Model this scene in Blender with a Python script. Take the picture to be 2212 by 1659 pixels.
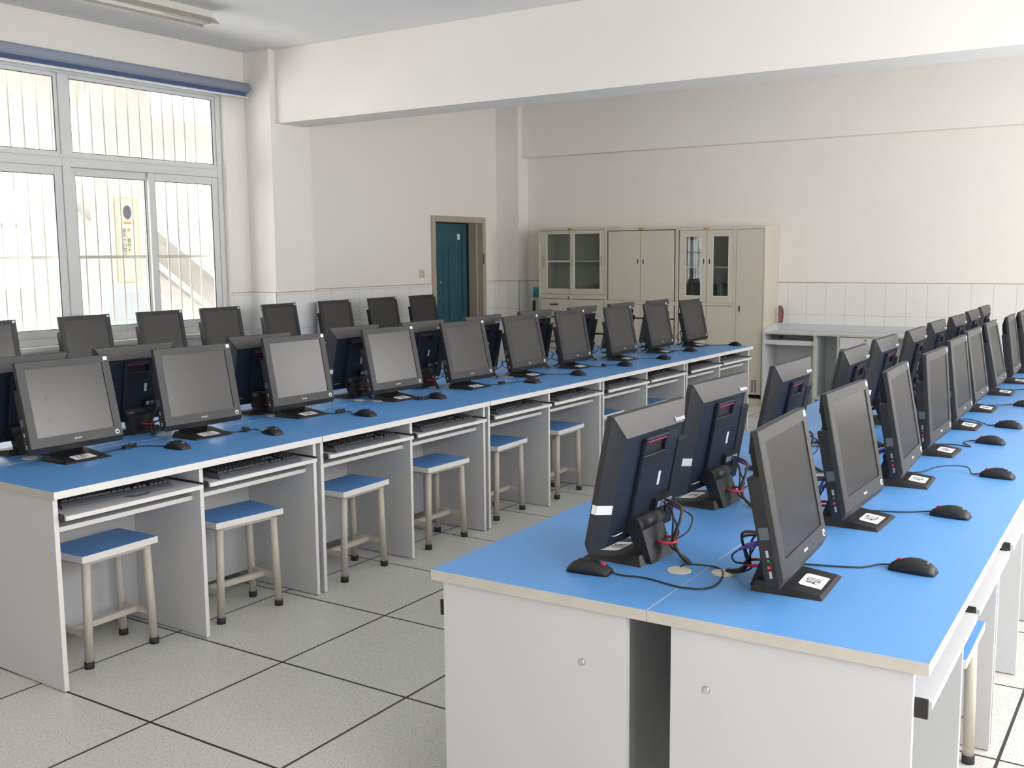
import bpy, bmesh, math, random
from mathutils import Vector, Matrix, Euler
random.seed(7)
PI = math.pi
for o in list(bpy.data.objects):
    bpy.data.objects.remove(o)
S = bpy.context.scene
COL = S.collection

# ---------------------------------------------------------------- camera
FPX, YAW, PITCH, ROLL = 2240.56, 0.5785, -0.1242, -0.0088
CAMPOS = Vector((-2.0785, -2.8011, 1.5264))
cam = bpy.data.cameras.new('camera')
cam.sensor_fit = 'HORIZONTAL'; cam.sensor_width = 36.0
cam.lens = FPX / 2212 * 36.0
cam.clip_start = 0.05; cam.clip_end = 200
cam_o = bpy.data.objects.new('camera', cam); COL.objects.link(cam_o)
_f = Vector((math.cos(PITCH)*math.cos(YAW), math.cos(PITCH)*math.sin(YAW), math.sin(PITCH)))
_r = Vector((math.sin(YAW), -math.cos(YAW), 0)); _u = _r.cross(_f)
_c, _s = math.cos(ROLL), math.sin(ROLL)
R_, U_ = _c*_r + _s*_u, -_s*_r + _c*_u
m = Matrix((R_, U_, -_f)).transposed().to_4x4(); m.translation = CAMPOS
cam_o.matrix_world = m
S.camera = cam_o

# ---------------------------------------------------------------- sky, exposure
world = bpy.data.worlds.new('overcast_sky'); S.world = world
world.use_nodes = True
bg = world.node_tree.nodes['Background']
bg.inputs[0].default_value = (1.0, 0.965, 0.965, 1)
bg.inputs[1].default_value = 6.0
S.view_settings.view_transform = 'Standard'
S.view_settings.look = 'None'
S.view_settings.gamma = 1.0
S.view_settings.use_curve_mapping = False
S.view_settings.exposure = 0.80
S.cycles.use_denoising = True
S.cycles.max_bounces = 10
S.cycles.diffuse_bounces = 6
S.cycles.transparent_max_bounces = 12
S.cycles.caustics_reflective = False
S.cycles.caustics_refractive = False
S.cycles.sample_clamp_indirect = 8.0

sun = bpy.data.lights.new('hazy_sun', 'SUN'); sun.energy = 2.5; sun.angle = math.radians(6); sun.color = (1.0, 0.97, 0.92)
sun_o = bpy.data.objects.new('hazy_sun', sun); COL.objects.link(sun_o)
sun_o.rotation_euler = Vector((0.10, 0.46, -0.88)).to_track_quat('-Z', 'Y').to_euler()
YW, YF = 4.057, 3.752          # window wall, pillar front
XF = 8.33                      # far wall
YR = -3.75                      # right wall
XB = -4.4                      # wall behind
ZC = 3.245                     # ceiling
ZT = 0.7306                    # desk tops
def portal(x, y, z, w, h, toward):
    l = bpy.data.lights.new('window_portal', 'AREA'); l.shape = 'RECTANGLE'; l.size = w; l.size_y = h
    l.cycles.is_portal = True
    o = bpy.data.objects.new('window_portal', l); COL.objects.link(o); o.location = (x, y, z)
    o.rotation_euler = (PI/2, 0, 0) if toward > 0 else (-PI/2, 0, 0)
RIGHT_WINDOWS = [(-2.3, -0.35), (0.3, 3.8), (5.2, 7.4)]
for a, b in RIGHT_WINDOWS:
    portal((a+b)/2, YR-0.12, 1.72, b-a, 1.8, 1)
portal(2.6, YW+0.16, 1.9, 2.9, 2.0, -1)

# ---------------------------------------------------------------- materials
def nodes_of(name):
    m = bpy.data.materials.new(name); m.use_nodes = True
    nt = m.node_tree; b = nt.nodes['Principled BSDF']
    return m, nt, b
def mat(name, col, rough=0.5, metal=0.0, var=0.04, scale=6.0, bump=0.0, spec=0.5):
    m, nt, b = nodes_of(name)
    N = nt.nodes.new
    tc = N('ShaderNodeTexCoord'); no = N('ShaderNodeTexNoise'); no.inputs['Scale'].default_value = scale
    no.inputs['Detail'].default_value = 4
    nt.links.new(tc.outputs['Object'], no.inputs['Vector'])
    mx = N('ShaderNodeMix'); mx.data_type = 'RGBA'
    lo = [max(0, c*(1-var)) for c in col]; hi = [min(1, c*(1+var)) for c in col]
    mx.inputs[6].default_value = (*lo, 1); mx.inputs[7].default_value = (*hi, 1)
    nt.links.new(no.outputs['Fac'], mx.inputs[0]); nt.links.new(mx.outputs[2], b.inputs['Base Color'])
    b.inputs['Roughness'].default_value = rough; b.inputs['Metallic'].default_value = metal
    b.inputs['Specular IOR Level'].default_value = spec
    if bump:
        bp = N('ShaderNodeBump'); bp.inputs['Strength'].default_value = bump; bp.inputs['Distance'].default_value = 0.002
        n2 = N('ShaderNodeTexNoise'); n2.inputs['Scale'].default_value = 220
        nt.links.new(tc.outputs['Object'], n2.inputs['Vector'])
        nt.links.new(n2.outputs['Fac'], bp.inputs['Height']); nt.links.new(bp.outputs[0], b.inputs['Normal'])
    return m
def math_node(nt, op, a, b=None):
    n = nt.nodes.new('ShaderNodeMath'); n.operation = op
    for i, v in enumerate((a, b)):
        if v is None: continue
        if isinstance(v, (int, float)): n.inputs[i].default_value = v
        else: nt.links.new(v, n.inputs[i])
    return n.outputs[0]
def line_mask(nt, coord, size, off, width):
    t = math_node(nt, 'ADD', coord, -off + width/2 + size*200)
    t = math_node(nt, 'MODULO', t, size)
    return math_node(nt, 'LESS_THAN', t, width)
def grid_mat(name, base, line, axes, sizes, offs, width, rough, speck=None, var=0.03):
    m, nt, b = nodes_of(name); N = nt.nodes.new
    g = N('ShaderNodeNewGeometry'); sp = N('ShaderNodeSeparateXYZ'); nt.links.new(g.outputs['Position'], sp.inputs[0])
    mask = None
    for ax, sz, of in zip(axes, sizes, offs):
        k = line_mask(nt, sp.outputs[ax], sz, of, width)
        mask = k if mask is None else math_node(nt, 'MAXIMUM', mask, k)
    no = N('ShaderNodeTexNoise'); no.inputs['Scale'].default_value = 1.7; no.inputs['Detail'].default_value = 5
    nt.links.new(g.outputs['Position'], no.inputs['Vector'])
    mx = N('ShaderNodeMix'); mx.data_type = 'RGBA'
    mx.inputs[6].default_value = (*[c*(1-var) for c in base], 1); mx.inputs[7].default_value = (*[min(1, c*(1+var)) for c in base], 1)
    nt.links.new(no.outputs['Fac'], mx.inputs[0]); cur = mx.outputs[2]
    if speck:
        for (sc, thr, colr, stretch) in speck:
            mp = N('ShaderNodeMapping'); mp.inputs['Scale'].default_value = stretch
            mp.inputs['Rotation'].default_value = (0, 0, 0.6)
            nt.links.new(g.outputs['Position'], mp.inputs[0])
            n2 = N('ShaderNodeTexNoise'); n2.inputs['Scale'].default_value = sc; n2.inputs['Detail'].default_value = 1.5
            nt.links.new(mp.outputs[0], n2.inputs['Vector'])
            rp = N('ShaderNodeValToRGB'); rp.color_ramp.elements[0].position = thr; rp.color_ramp.elements[1].position = thr+0.05
            nt.links.new(n2.outputs['Fac'], rp.inputs[0])
            m2 = N('ShaderNodeMix'); m2.data_type = 'RGBA'
            nt.links.new(rp.outputs[0], m2.inputs[0]); nt.links.new(cur, m2.inputs[6]); m2.inputs[7].default_value = (*colr, 1)
            cur = m2.outputs[2]
    m3 = N('ShaderNodeMix'); m3.data_type = 'RGBA'
    nt.links.new(mask, m3.inputs[0]); nt.links.new(cur, m3.inputs[6]); m3.inputs[7].default_value = (*line, 1)
    nt.links.new(m3.outputs[2], b.inputs['Base Color'])
    b.inputs['Roughness'].default_value = rough
    return m
def glass_mat(name, tint=(1, 1, 1), refl=0.06):
    m = bpy.data.materials.new(name); m.use_nodes = True; nt = m.node_tree
    for n in list(nt.nodes): nt.nodes.remove(n)
    N = nt.nodes.new
    out = N('ShaderNodeOutputMaterial'); mix = N('ShaderNodeMixShader'); tr = N('ShaderNodeBsdfTransparent'); gl = N('ShaderNodeBsdfGlossy')
    tr.inputs[0].default_value = (*tint, 1); gl.inputs['Roughness'].default_value = 0.02
    no = N('ShaderNodeTexNoise'); no.inputs['Scale'].default_value = 3
    mu = math_node(nt, 'MULTIPLY', no.outputs['Fac'], refl*2)
    nt.links.new(mu, mix.inputs[0]); nt.links.new(tr.outputs[0], mix.inputs[1]); nt.links.new(gl.outputs[0], mix.inputs[2])
    nt.links.new(mix.outputs[0], out.inputs[0])
    return m
def coated(m, fac, rough, smudged=False):
    # matt moulded plastic: diffuse body under a thin coat whose gloss does not rise at grazing angles
    nt = m.node_tree; b = nt.nodes['Principled BSDF']; out = [n for n in nt.nodes if n.type == 'OUTPUT_MATERIAL'][0]
    b.inputs['Specular IOR Level'].default_value = 0.0; b.inputs['Roughness'].default_value = 0.9
    gl = nt.nodes.new('ShaderNodeBsdfGlossy'); gl.inputs['Roughness'].default_value = rough
    mx = nt.nodes.new('ShaderNodeMixShader'); mx.inputs[0].default_value = fac
    if smudged:
        rp = [n for n in nt.nodes if n.type == 'VALTORGB'][0]
        bw = nt.nodes.new('ShaderNodeMapRange'); bw.inputs[1].default_value = .035; bw.inputs[2].default_value = .018
        bw.inputs[3].default_value = fac; bw.inputs[4].default_value = fac*.55
        nt.links.new(rp.outputs[0], bw.inputs[0])
    fr = nt.nodes.new('ShaderNodeFresnel'); fr.inputs[0].default_value = 1.4
    extra = math_node(nt, 'MULTIPLY', fr.outputs[0], .26)
    tot = math_node(nt, 'ADD', extra, fac if not smudged else bw.outputs[0])
    nt.links.new(tot, mx.inputs[0])
    nt.links.new(b.outputs[0], mx.inputs[1]); nt.links.new(gl.outputs[0], mx.inputs[2]); nt.links.new(mx.outputs[0], out.inputs[0])
    return m
def screen_mat(name):
    m, nt, b = nodes_of(name); N = nt.nodes.new
    tc = N('ShaderNodeTexCoord'); no = N('ShaderNodeTexNoise'); no.inputs['Scale'].default_value = 38; no.inputs['Detail'].default_value = 5
    mp = N('ShaderNodeMapping'); mp.inputs['Scale'].default_value = (1, 1, 0.45); mp.inputs['Rotation'].default_value = (0, 0.7, 0)
    oi = N('ShaderNodeObjectInfo'); ad = N('ShaderNodeVectorMath'); ad.operation = 'ADD'
    nt.links.new(tc.outputs['Object'], mp.inputs[0]); nt.links.new(mp.outputs[0], ad.inputs[0]); nt.links.new(oi.outputs['Location'], ad.inputs[1])
    nt.links.new(ad.outputs[0], no.inputs['Vector'])
    rp = N('ShaderNodeValToRGB'); rp.color_ramp.elements[0].position = 0.68; rp.color_ramp.elements[1].position = 0.78
    rp.color_ramp.elements[0].color = (0.035, 0.033, 0.032, 1); rp.color_ramp.elements[1].color = (0.02, 0.018, 0.016, 1)
    nt.links.new(no.outputs['Fac'], rp.inputs[0]); nt.links.new(rp.outputs[0], b.inputs['Base Color'])
    b.inputs['Roughness'].default_value = 0.33
    b.inputs['Specular IOR Level'].default_value = 0.6
    return m

M = {}
M['wall'] = mat('wall_paint', (0.86, 0.835, 0.79), 0.85, var=0.02, scale=1.3)
M['ceil'] = mat('ceiling_paint', (0.76, 0.755, 0.75), 0.9, var=0.015, scale=1.0)
M['tile_x'] = grid_mat('wall_tiles_along_x', (0.84, 0.835, 0.82), (0.52, 0.50, 0.46), (0, 2), (0.2, 0.3), (4.68, 0.3), 0.003, 0.22)
M['tile_y'] = grid_mat('wall_tiles_along_y', (0.84, 0.835, 0.82), (0.52, 0.50, 0.46), (1, 2), (0.192, 0.32), (0.244, 0.9), 0.003, 0.22)
M['tilecap'] = mat('tile_cap_line', (0.42, 0.30, 0.24), 0.7, var=0.3, scale=9)
M['floor'] = grid_mat('speckled_floor_tiles', (0.68, 0.68, 0.64), (0.025, 0.02, 0.025), (0, 1), (0.6, 0.6), (0, 0), 0.010, 0.30,
    speck=[(105, 0.60, (0.38, 0.39, 0.37), (1, 2.4, 1)), (150, 0.62, (0.80, 0.80, 0.77), (2, 1, 1)), (150, 0.655, (0.14, 0.135, 0.135), (2.2, 1, 1))], var=0.04)
M['blue'] = mat('blue_laminate', (0.118, 0.34, 0.74), 0.36, var=0.03, scale=3, spec=0.42)
M['white_edge'] = mat('white_edge_band', (0.83, 0.82, 0.81), 0.4, var=0.03, scale=12)
M['raw_edge'] = mat('worn_beige_edge', (0.57, 0.53, 0.485), 0.7, var=0.12, scale=14)
M['panel'] = mat('pale_grey_laminate', (0.615, 0.62, 0.645), 0.45, var=0.015, scale=4)
M['shelfgrey'] = mat('grey_laminate', (0.60, 0.62, 0.64), 0.45, var=0.02, scale=4)
M['edge_green'] = mat('greenish_edge_band', (0.50, 0.52, 0.44), 0.5, var=0.05)
M['runner'] = mat('black_runner', (0.02, 0.02, 0.022), 0.45)
M['cream_leg'] = mat('cream_painted_steel', (0.57, 0.53, 0.465), 0.4, var=0.06, scale=9)
M['rubber'] = mat('dark_rubber', (0.035, 0.033, 0.04), 0.7)
M['plastic'] = mat('black_plastic', (0.021, 0.021, 0.024), 0.42, var=0.05, scale=40, bump=0.12)
M['bezel'] = mat('bezel_plastic', (0.029, 0.029, 0.030), 0.42, var=0.04, scale=30)
M['bluerefl'] = mat('black_plastic_desk_reflection', (0.018, 0.022, 0.038), 0.42, var=0.05, scale=30)  # black plastic, the blue desk's reflection painted into its colour
M['lid'] = mat('lit_lid_plastic', (0.075, 0.073, 0.072), 0.45, var=0.04, scale=30)  # same dark plastic as the housing, light from above painted in as paler grey
M['dark'] = mat('dark_recess', (0.012, 0.012, 0.014), 0.5)
M['screen'] = coated(screen_mat('switched_off_screen'), .075, .24, True)
coated(M['bluerefl'], .04, .38); coated(M['plastic'], .035, .38); coated(M['bezel'], .05, .40); coated(M['lid'], .035, .42)
M['red'] = mat('red_plastic', (0.62, 0.03, 0.05), 0.4)
M['darkred'] = mat('dark_red_strip', (0.34, 0.015, 0.07), 0.4)
M['purple'] = mat('purple_plug', (0.16, 0.08, 0.36), 0.45)
M['green'] = mat('green_socket', (0.03, 0.22, 0.09), 0.4)
M['silver'] = mat('silver_metal', (0.65, 0.65, 0.66), 0.3, 0.8)
M['whitep'] = mat('white_paper', (0.86, 0.86, 0.86), 0.6, var=0.02)
M['ink'] = mat('black_ink', (0.02, 0.02, 0.02), 0.6)
M['logo'] = mat('white_logo', (0.85, 0.85, 0.85), 0.35)
M['cable'] = mat('black_cable', (0.018, 0.018, 0.02), 0.5)
M['brown'] = mat('brown_cable', (0.10, 0.06, 0.045), 0.5)
M['cream'] = mat('cream_plastic', (0.66, 0.61, 0.50), 0.5, var=0.06, scale=20)
M['kbody'] = mat('keyboard_case', (0.095, 0.105, 0.125), 0.5)
M['keys'] = mat('black_keys', (0.018, 0.019, 0.022), 0.45)
M['cab'] = mat('beige_steel', (0.60, 0.57, 0.475), 0.42, var=0.02, scale=3)
M['cab_in'] = mat('grey_steel_inside', (0.34, 0.34, 0.33), 0.6)
M['gold'] = mat('gold_plate', (0.55, 0.36, 0.06), 0.35, 0.3)
M['brass'] = mat('brass_pull', (0.50, 0.42, 0.22), 0.35, 0.6)
M['glass'] = glass_mat('cabinet_glass', (0.80, 0.84, 0.84), 0.03)
M['winglass'] = glass_mat('window_glass', (0.95, 0.96, 0.95), 0.04)
M['frame'] = mat('white_window_frame', (0.72, 0.73, 0.72), 0.45, var=0.03, scale=5)
M['gasket'] = mat('black_gasket', (0.03, 0.03, 0.03), 0.6)
M['bars'] = mat('cream_grille_paint', (0.62, 0.58, 0.53), 0.5)
M['teal'] = mat('teal_door_paint', (0.020, 0.100, 0.135), 0.35, var=0.06, scale=5)
M['doorframe'] = mat('beige_door_frame', (0.45, 0.39, 0.31), 0.5, var=0.06, scale=8)
M['doorshade'] = mat('door_gap_shade', (0.02, 0.02, 0.02), 0.8)
M['blindtube'] = mat('blind_roll_fabric', (0.30, 0.34, 0.43), 0.8)
M['blind'] = mat('blue_blind_fabric', (0.075, 0.115, 0.24), 0.85, var=0.1, scale=60)
M['lampwhite'] = mat('lamp_white_metal', (0.70, 0.70, 0.64), 0.4)
M['lamptan'] = mat('lamp_aged_reflector', (0.46, 0.42, 0.35), 0.45, var=0.08)
M['tube'] = mat('unlit_tube', (0.82, 0.82, 0.78), 0.2)
M['tealsleeve'] = mat('teal_sleeve', (0.05, 0.34, 0.40), 0.5)
M['outside'] = mat('outside_render', (0.62, 0.61, 0.59), 0.9, var=0.03, scale=1)
M['outtile'] = grid_mat('outside_blue_tiles', (0.50, 0.58, 0.64), (0.38, 0.43, 0.46), (0, 2), (0.2, 0.3), (0.1, 0.02), 0.004, 0.4)
M['poster'] = mat('cream_poster', (0.52, 0.51, 0.40), 0.6, var=0.05, scale=12)
M['posterin'] = mat('pale_poster_field', (0.60, 0.60, 0.50), 0.6, var=0.05, scale=9)
M['portrait'] = mat('dark_oval_print', (0.09, 0.07, 0.11), 0.6, var=0.7, scale=22)
M['orange'] = mat('orange_print', (0.50, 0.27, 0.10), 0.6)
M['concrete'] = mat('stair_concrete', (0.30, 0.29, 0.27), 0.9, var=0.06)
M['rail'] = mat('white_railing', (0.82, 0.80, 0.74), 0.5)
M['floral'] = mat('floral_print', (0.30, 0.12, 0.16), 0.5, var=0.9, scale=60)

# ---------------------------------------------------------------- mesh builder
class MB:
    def __init__(s): s.bm = bmesh.new(); s.mi = 0
    def _set(s, faces, mi, smooth=False):
        for f in faces: f.material_index = mi; f.smooth = smooth
    def box(s, x0, y0, z0, x1, y1, z1, mi=0, bev=0.0):
        r = bmesh.ops.create_cube(s.bm, size=1.0); vs = r['verts']
        for v in vs:
            v.co = Vector((x0 + (v.co.x+.5)*(x1-x0), y0 + (v.co.y+.5)*(y1-y0), z0 + (v.co.z+.5)*(z1-z0)))
        fs = list({f for v in vs for f in v.link_faces}); s._set(fs, mi)
        if bev:
            es = list({e for v in vs for e in v.link_edges})
            q = bmesh.ops.bevel(s.bm, geom=es, offset=bev, segments=2, profile=0.5, affect='EDGES')
            s._set(q['faces'], mi)
        return s
    def poly(s, pts, mi=0, smooth=False):
        f = s.bm.faces.new([s.bm.verts.new(p) for p in pts]); f.material_index = mi; f.smooth = smooth
        return f
    def hexa(s, b, t, mi=0):
        # b and t: four points each (same winding seen from above, counter-clockwise)
        vb = [s.bm.verts.new(p) for p in b]; vt = [s.bm.verts.new(p) for p in t]
        fs = [s.bm.faces.new(vb[::-1]), s.bm.faces.new(vt)]
        n = len(vb)
        for i in range(n):
            j = (i+1) % n
            fs.append(s.bm.faces.new((vb[i], vb[j], vt[j], vt[i])))
        s._set(fs, mi); return s
    def prism(s, outline, axis, a, b, mi=0):
        # outline: 2-D points; axis x: (y,z), axis y: (x,z), axis z: (x,y)
        def P(q, t):
            return {'x': (t, q[0], q[1]), 'y': (q[0], t, q[1]), 'z': (q[0], q[1], t)}[axis]
        va = [s.bm.verts.new(P(q, a)) for q in outline]; vb = [s.bm.verts.new(P(q, b)) for q in outline]
        n = len(outline); fs = [s.bm.faces.new(va), s.bm.faces.new(vb[::-1])]
        for i in range(n):
            j = (i+1) % n; fs.append(s.bm.faces.new((va[j], va[i], vb[i], vb[j])))
        s._set(fs, mi); return s
    def tube(s, pts, r, mi=0, n=8, caps=True):
        pts = [Vector(p) for p in pts]; rings = []
        up = Vector((0, 0, 1))
        for i, p in enumerate(pts):
            d = (pts[min(i+1, len(pts)-1)] - pts[max(i-1, 0)])
            if d.length < 1e-9: d = Vector((0, 0, 1))
            d.normalize()
            a = up - d*up.dot(d)
            if a.length < 1e-3: a = Vector((1, 0, 0)) - d*d.x
            a.normalize(); up = a; b = d.cross(a)
            rr = r[i] if isinstance(r, (list, tuple)) else r
            rings.append([s.bm.verts.new(p + rr*(math.cos(2*PI*k/n)*a + math.sin(2*PI*k/n)*b)) for k in range(n)])
        fs = []
        for i in range(len(rings)-1):
            for k in range(n):
                l = (k+1) % n
                fs.append(s.bm.faces.new((rings[i][k], rings[i][l], rings[i+1][l], rings[i+1][k])))
        s._set(fs, mi, True)
        if caps: s._set([s.bm.faces.new(rings[0][::-1]), s.bm.faces.new(rings[-1])], mi)
        return s
    def cyl(s, p0, p1, r, mi=0, n=20): return s.tube([p0, p1], r, mi, n)
    def disc(s, c, r, h, mi=0, n=28):
        return s.tube([(c[0], c[1], c[2]), (c[0], c[1], c[2]+h*.6), (c[0], c[1], c[2]+h)], [r, r, r*.93], mi, n)
    def mesh(s, name, mats):
        bmesh.ops.recalc_face_normals(s.bm, faces=s.bm.faces)
        me = bpy.data.meshes.new(name); s.bm.to_mesh(me); s.bm.free()
        for k in (mats if isinstance(mats, (list, tuple)) else [mats]): me.materials.append(M[k])
        return me
    def build(s, name, mats, parent=None, loc=None, rot=None):
        return link(name, s.mesh(name, mats), parent, loc, rot)
def link(name, data, parent=None, loc=None, rot=None):
    o = bpy.data.objects.new(name, data); COL.objects.link(o)
    if parent: o.parent = parent
    if loc is not None: o.location = loc
    if rot is not None: o.rotation_euler = rot
    return o
def tag(o, label=None, cat=None, group=None, kind=None):
    if label: o['label'] = label
    if cat: o['category'] = cat
    if group: o['group'] = group
    if kind: o['kind'] = kind
    return o
def thing(name, loc, rz=0, label=None, cat=None, group=None):
    o = bpy.data.objects.new(name, None); COL.objects.link(o)
    o.empty_display_size = 0.05; o.location = loc; o.rotation_euler = (0, 0, rz)
    return tag(o, label, cat, group)
def smooth_path(pts, n=8):
    P = [Vector(p) for p in pts]; out = []
    for i in range(len(P)-1):
        p0, p1, p2, p3 = P[max(i-1, 0)], P[i], P[i+1], P[min(i+2, len(P)-1)]
        for k in range(n):
            t = k/n
            out.append(0.5*((2*p1) + (p2-p0)*t + (2*p0-5*p1+4*p2-p3)*t*t + (3*p1-p0-3*p2+p3)*t**3))
    out.append(P[-1]); return out
TEXTS = {}
def text_data(body, size, material, sx=1.0, extrude=0.0002, spacing=1.0):
    key = (body, size, material, sx)
    if key in TEXTS: return TEXTS[key]
    cu = bpy.data.curves.new('lettering', 'FONT'); cu.body = body; cu.size = size
    cu.align_x = 'CENTER'; cu.align_y = 'CENTER'; cu.extrude = extrude; cu.space_character = spacing
    cu.resolution_u = 4
    tmp = bpy.data.objects.new('lettering', cu); COL.objects.link(tmp)
    dg = bpy.context.evaluated_depsgraph_get(); dg.update()
    me = bpy.data.meshes.new_from_object(tmp.evaluated_get(dg), depsgraph=dg)
    bpy.data.objects.remove(tmp); bpy.data.curves.remove(cu)
    me.materials.clear(); me.materials.append(M[material]); TEXTS[key] = me
    return me

# ---------------------------------------------------------------- the room
def structure(mb, name, mats, parent=None):
    return tag(mb.build(name, mats, parent), kind='structure')
b = MB(); b.box(XB-.2, YR-.25, -.12, XF+.2, YW+.2, 0); structure(b, 'floor', 'floor')
b = MB(); b.box(XB-.2, YR-.25, ZC, XF+.2, YW+.2, ZC+.15); structure(b, 'ceiling', 'ceil')

WX0, WX1, WZ0, WZ1 = 1.13, 4.058, 0.90, 2.905     # window opening
DX0, DX1, DZ = 6.885, 7.85, 1.93                  # door opening
def wall_boxes(b, y0, y1, openings, x0, x1):
    # vertical strips between openings, plus pieces above and below
    xs = x0
    for (a, c, z0, z1) in sorted(openings):
        b.box(xs, y0, 0, a, y1, ZC)
        if z0 > 0: b.box(a, y0, 0, c, y1, z0)
        b.box(a, y0, z1, c, y1, ZC); xs = c
    b.box(xs, y0, 0, x1, y1, ZC)
b = MB(); wall_boxes(b, YW, YW+.2, [(WX0, WX1, WZ0, WZ1), (DX0, DX1, 0, DZ)], XB, XF); wl = structure(b, 'wall_left', 'wall')
b = MB(); b.box(XF, YR-.2, 0, XF+.2, YW+.2, ZC); wf = structure(b, 'wall_far', 'wall')
b = MB(); wall_boxes(b, YR-.2, YR, [(a, c, .85, 2.60) for a, c in RIGHT_WINDOWS], XB, XF); wr = structure(b, 'wall_right', 'wall')
b = MB(); b.box(XB-.2, YR-.2, 0, XB, YW+.2, ZC); structure(b, 'wall_back', 'wall')
# pillars and beams
P1X0, P1X1, P2X0 = 4.285, 4.752, 8.124
b = MB(); b.box(P1X0, YF, 0, P1X1, YW-.001, ZC-.001); p1 = structure(b, 'trim_1', 'wall')
b = MB(); b.box(P2X0, YF, 0, XF-.001, YW-.001, ZC-.001); p2 = structure(b, 'trim_2', 'wall')
b = MB(); b.box(4.35, YR+.001, 2.642, 4.70, YF-.001, ZC-.001); structure(b, 'trim_3', 'wall')
b = MB(); b.box(8.205, YR+.001, 2.63, XF-.001, YF-.001, ZC-.001); structure(b, 'trim_4', 'wall')
b = MB(); b.box(P1X0, YR+.001, 0, P1X1, YR+.3, ZC-.001); structure(b, 'trim_5', 'wall')
# tiled dado: panels standing a few millimetres proud of each wall
TZ = 1.222
def dado(name, parent, x0, y0, x1, y1, m):
    b = MB(); b.box(x0, y0, 0.0, x1, y1, TZ-.004); tag(b.build(name, m, parent), kind='structure')
    e = .0015
    b = MB(); b.box(x0-(e if x1-x0 < .1 else 0), y0-(e if y1-y0 < .1 else 0), TZ-.004, x1+(e if x1-x0 < .1 else 0), y1+(e if y1-y0 < .1 else 0), TZ+.002)
    tag(b.build('tile_cap', 'tilecap', parent), kind='structure')
t = .007
dado('wall_tile', wl, XB, YW-t, WX0, YW, 'tile_x'); dado('wall_tile', wl, WX1, YW-t, P1X0, YW, 'tile_x')
b = MB(); b.box(WX0, YW-t, 0, WX1, YW, WZ0-.02); tag(b.build('wall_tile', 'tile_x', wl), kind='structure')
dado('wall_tile', wl, P1X1, YW-t, DX0-.03, YW, 'tile_x'); dado('wall_tile', wl, DX1+.03, YW-t, P2X0, YW, 'tile_x')
dado('wall_tile', wf, XF-t, YR, XF, YF-.01, 'tile_y')
dado('wall_tile', p1, P1X0-t, YF-t, P1X0, YW-t, 'tile_y'); dado('wall_tile', p1, P1X0-t, YF-t*1.5, P1X1+t, YF, 'tile_x'); dado('wall_tile', p1, P1X1, YF, P1X1+t, YW-t, 'tile_y')
dado('wall_tile', p2, P2X0-t, YF-t, P2X0, YW-t, 'tile_y'); dado('wall_tile', p2, P2X0-t, YF-t*1.5, XF-t, YF, 'tile_x')

# ---- window_1
YG = 4.135
def ring(b, x0, x1, z0, z1, w, y0, y1, mi=0, bev=.004):
    b.box(x0, y0, z0, x0+w, y1, z1, mi, bev); b.box(x1-w, y0, z0, x1, y1, z1, mi, bev)
    b.box(x0+w, y0, z0, x1-w, y1, z0+w, mi, bev); b.box(x0+w, y0, z1-w, x1-w, y1, z1, mi, bev)
w1 = thing('window_1', (0, 0, 0)); w1['kind'] = 'structure'
b = MB(); ring(b, WX0+.002, WX1-.002, WZ0+.002, WZ1-.002, .05, YG-.03, YG+.05)
b.box(WX0+.052, YG-.03, 2.19, WX1-.052, YG+.05, 2.265, 0, .004)
b.box(WX0+.052, YG-.04, 2.255, WX1-.052, YG+.05, 2.275, 0, .004)
b.box(2.562, YG-.034, WZ0+.052, 2.628, YG+.05, WZ1-.052, 0, .004)
tag(b.build('window_frame', 'frame', w1), kind='structure')
def sash(x0, x1, z0, z1, w, dy):
    b = MB(); ring(b, x0, x1, z0, z1, w, YG-.022+dy, YG+.008+dy, 0, .004); o = tag(b.build('sash', 'frame', w1), kind='structure')
    b = MB(); ring(b, x0+w-.001, x1-w+.001, z0+w-.001, z1-w+.001, .005, YG-.018+dy, YG-.010+dy, 0, 0); tag(b.build('gasket', 'gasket', o), kind='structure')
    b = MB(); b.box(x0+w-.004, YG-.006+dy, z0+w-.004, x1-w+.004, YG-.002+dy, z1-w+.004); tag(b.build('pane', 'winglass', o), kind='structure')
for (a, c, d) in [(2.630, 3.355, .03), (3.31, 4.0045, 0.0), (1.84, 2.5605, 0.0), (1.183, 1.88, .03)]:
    sash(a, c, .952, 2.188, .055 if d else .06, d)
for (a, c) in [(2.63, 4.004), (1.184, 2.56)]:
    sash(a, c, 2.268, 2.85, .028, 0.0)
b = MB(); b.box(WX0-.03, YW-.05, WZ0-.03, WX1+.03, YG-.031, WZ0+.001, 0, .004); tag(b.build('window_sill', 'wall', w1), kind='structure')
b = MB()
for k in range(-15, 11):
    x = 2.852 + .1105*k
    if WX0 < x < WX1-.05: b.cyl((x, 4.31, .92), (x, 4.31, 2.9), .0075, 0, 8)
for z in (1.535, .93, 2.89): b.box(WX0, 4.298, z-.012, WX1, 4.303, z+.012)
for k in range(-15, 11):
    x = 2.852 + .1105*k
    if WX0 < x < WX1-.05: b.cyl((x, 4.294, 1.535), (x, 4.299, 1.535), .013, 0, 10)
tag(b.build('grille', 'bars', w1), kind='structure')
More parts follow.
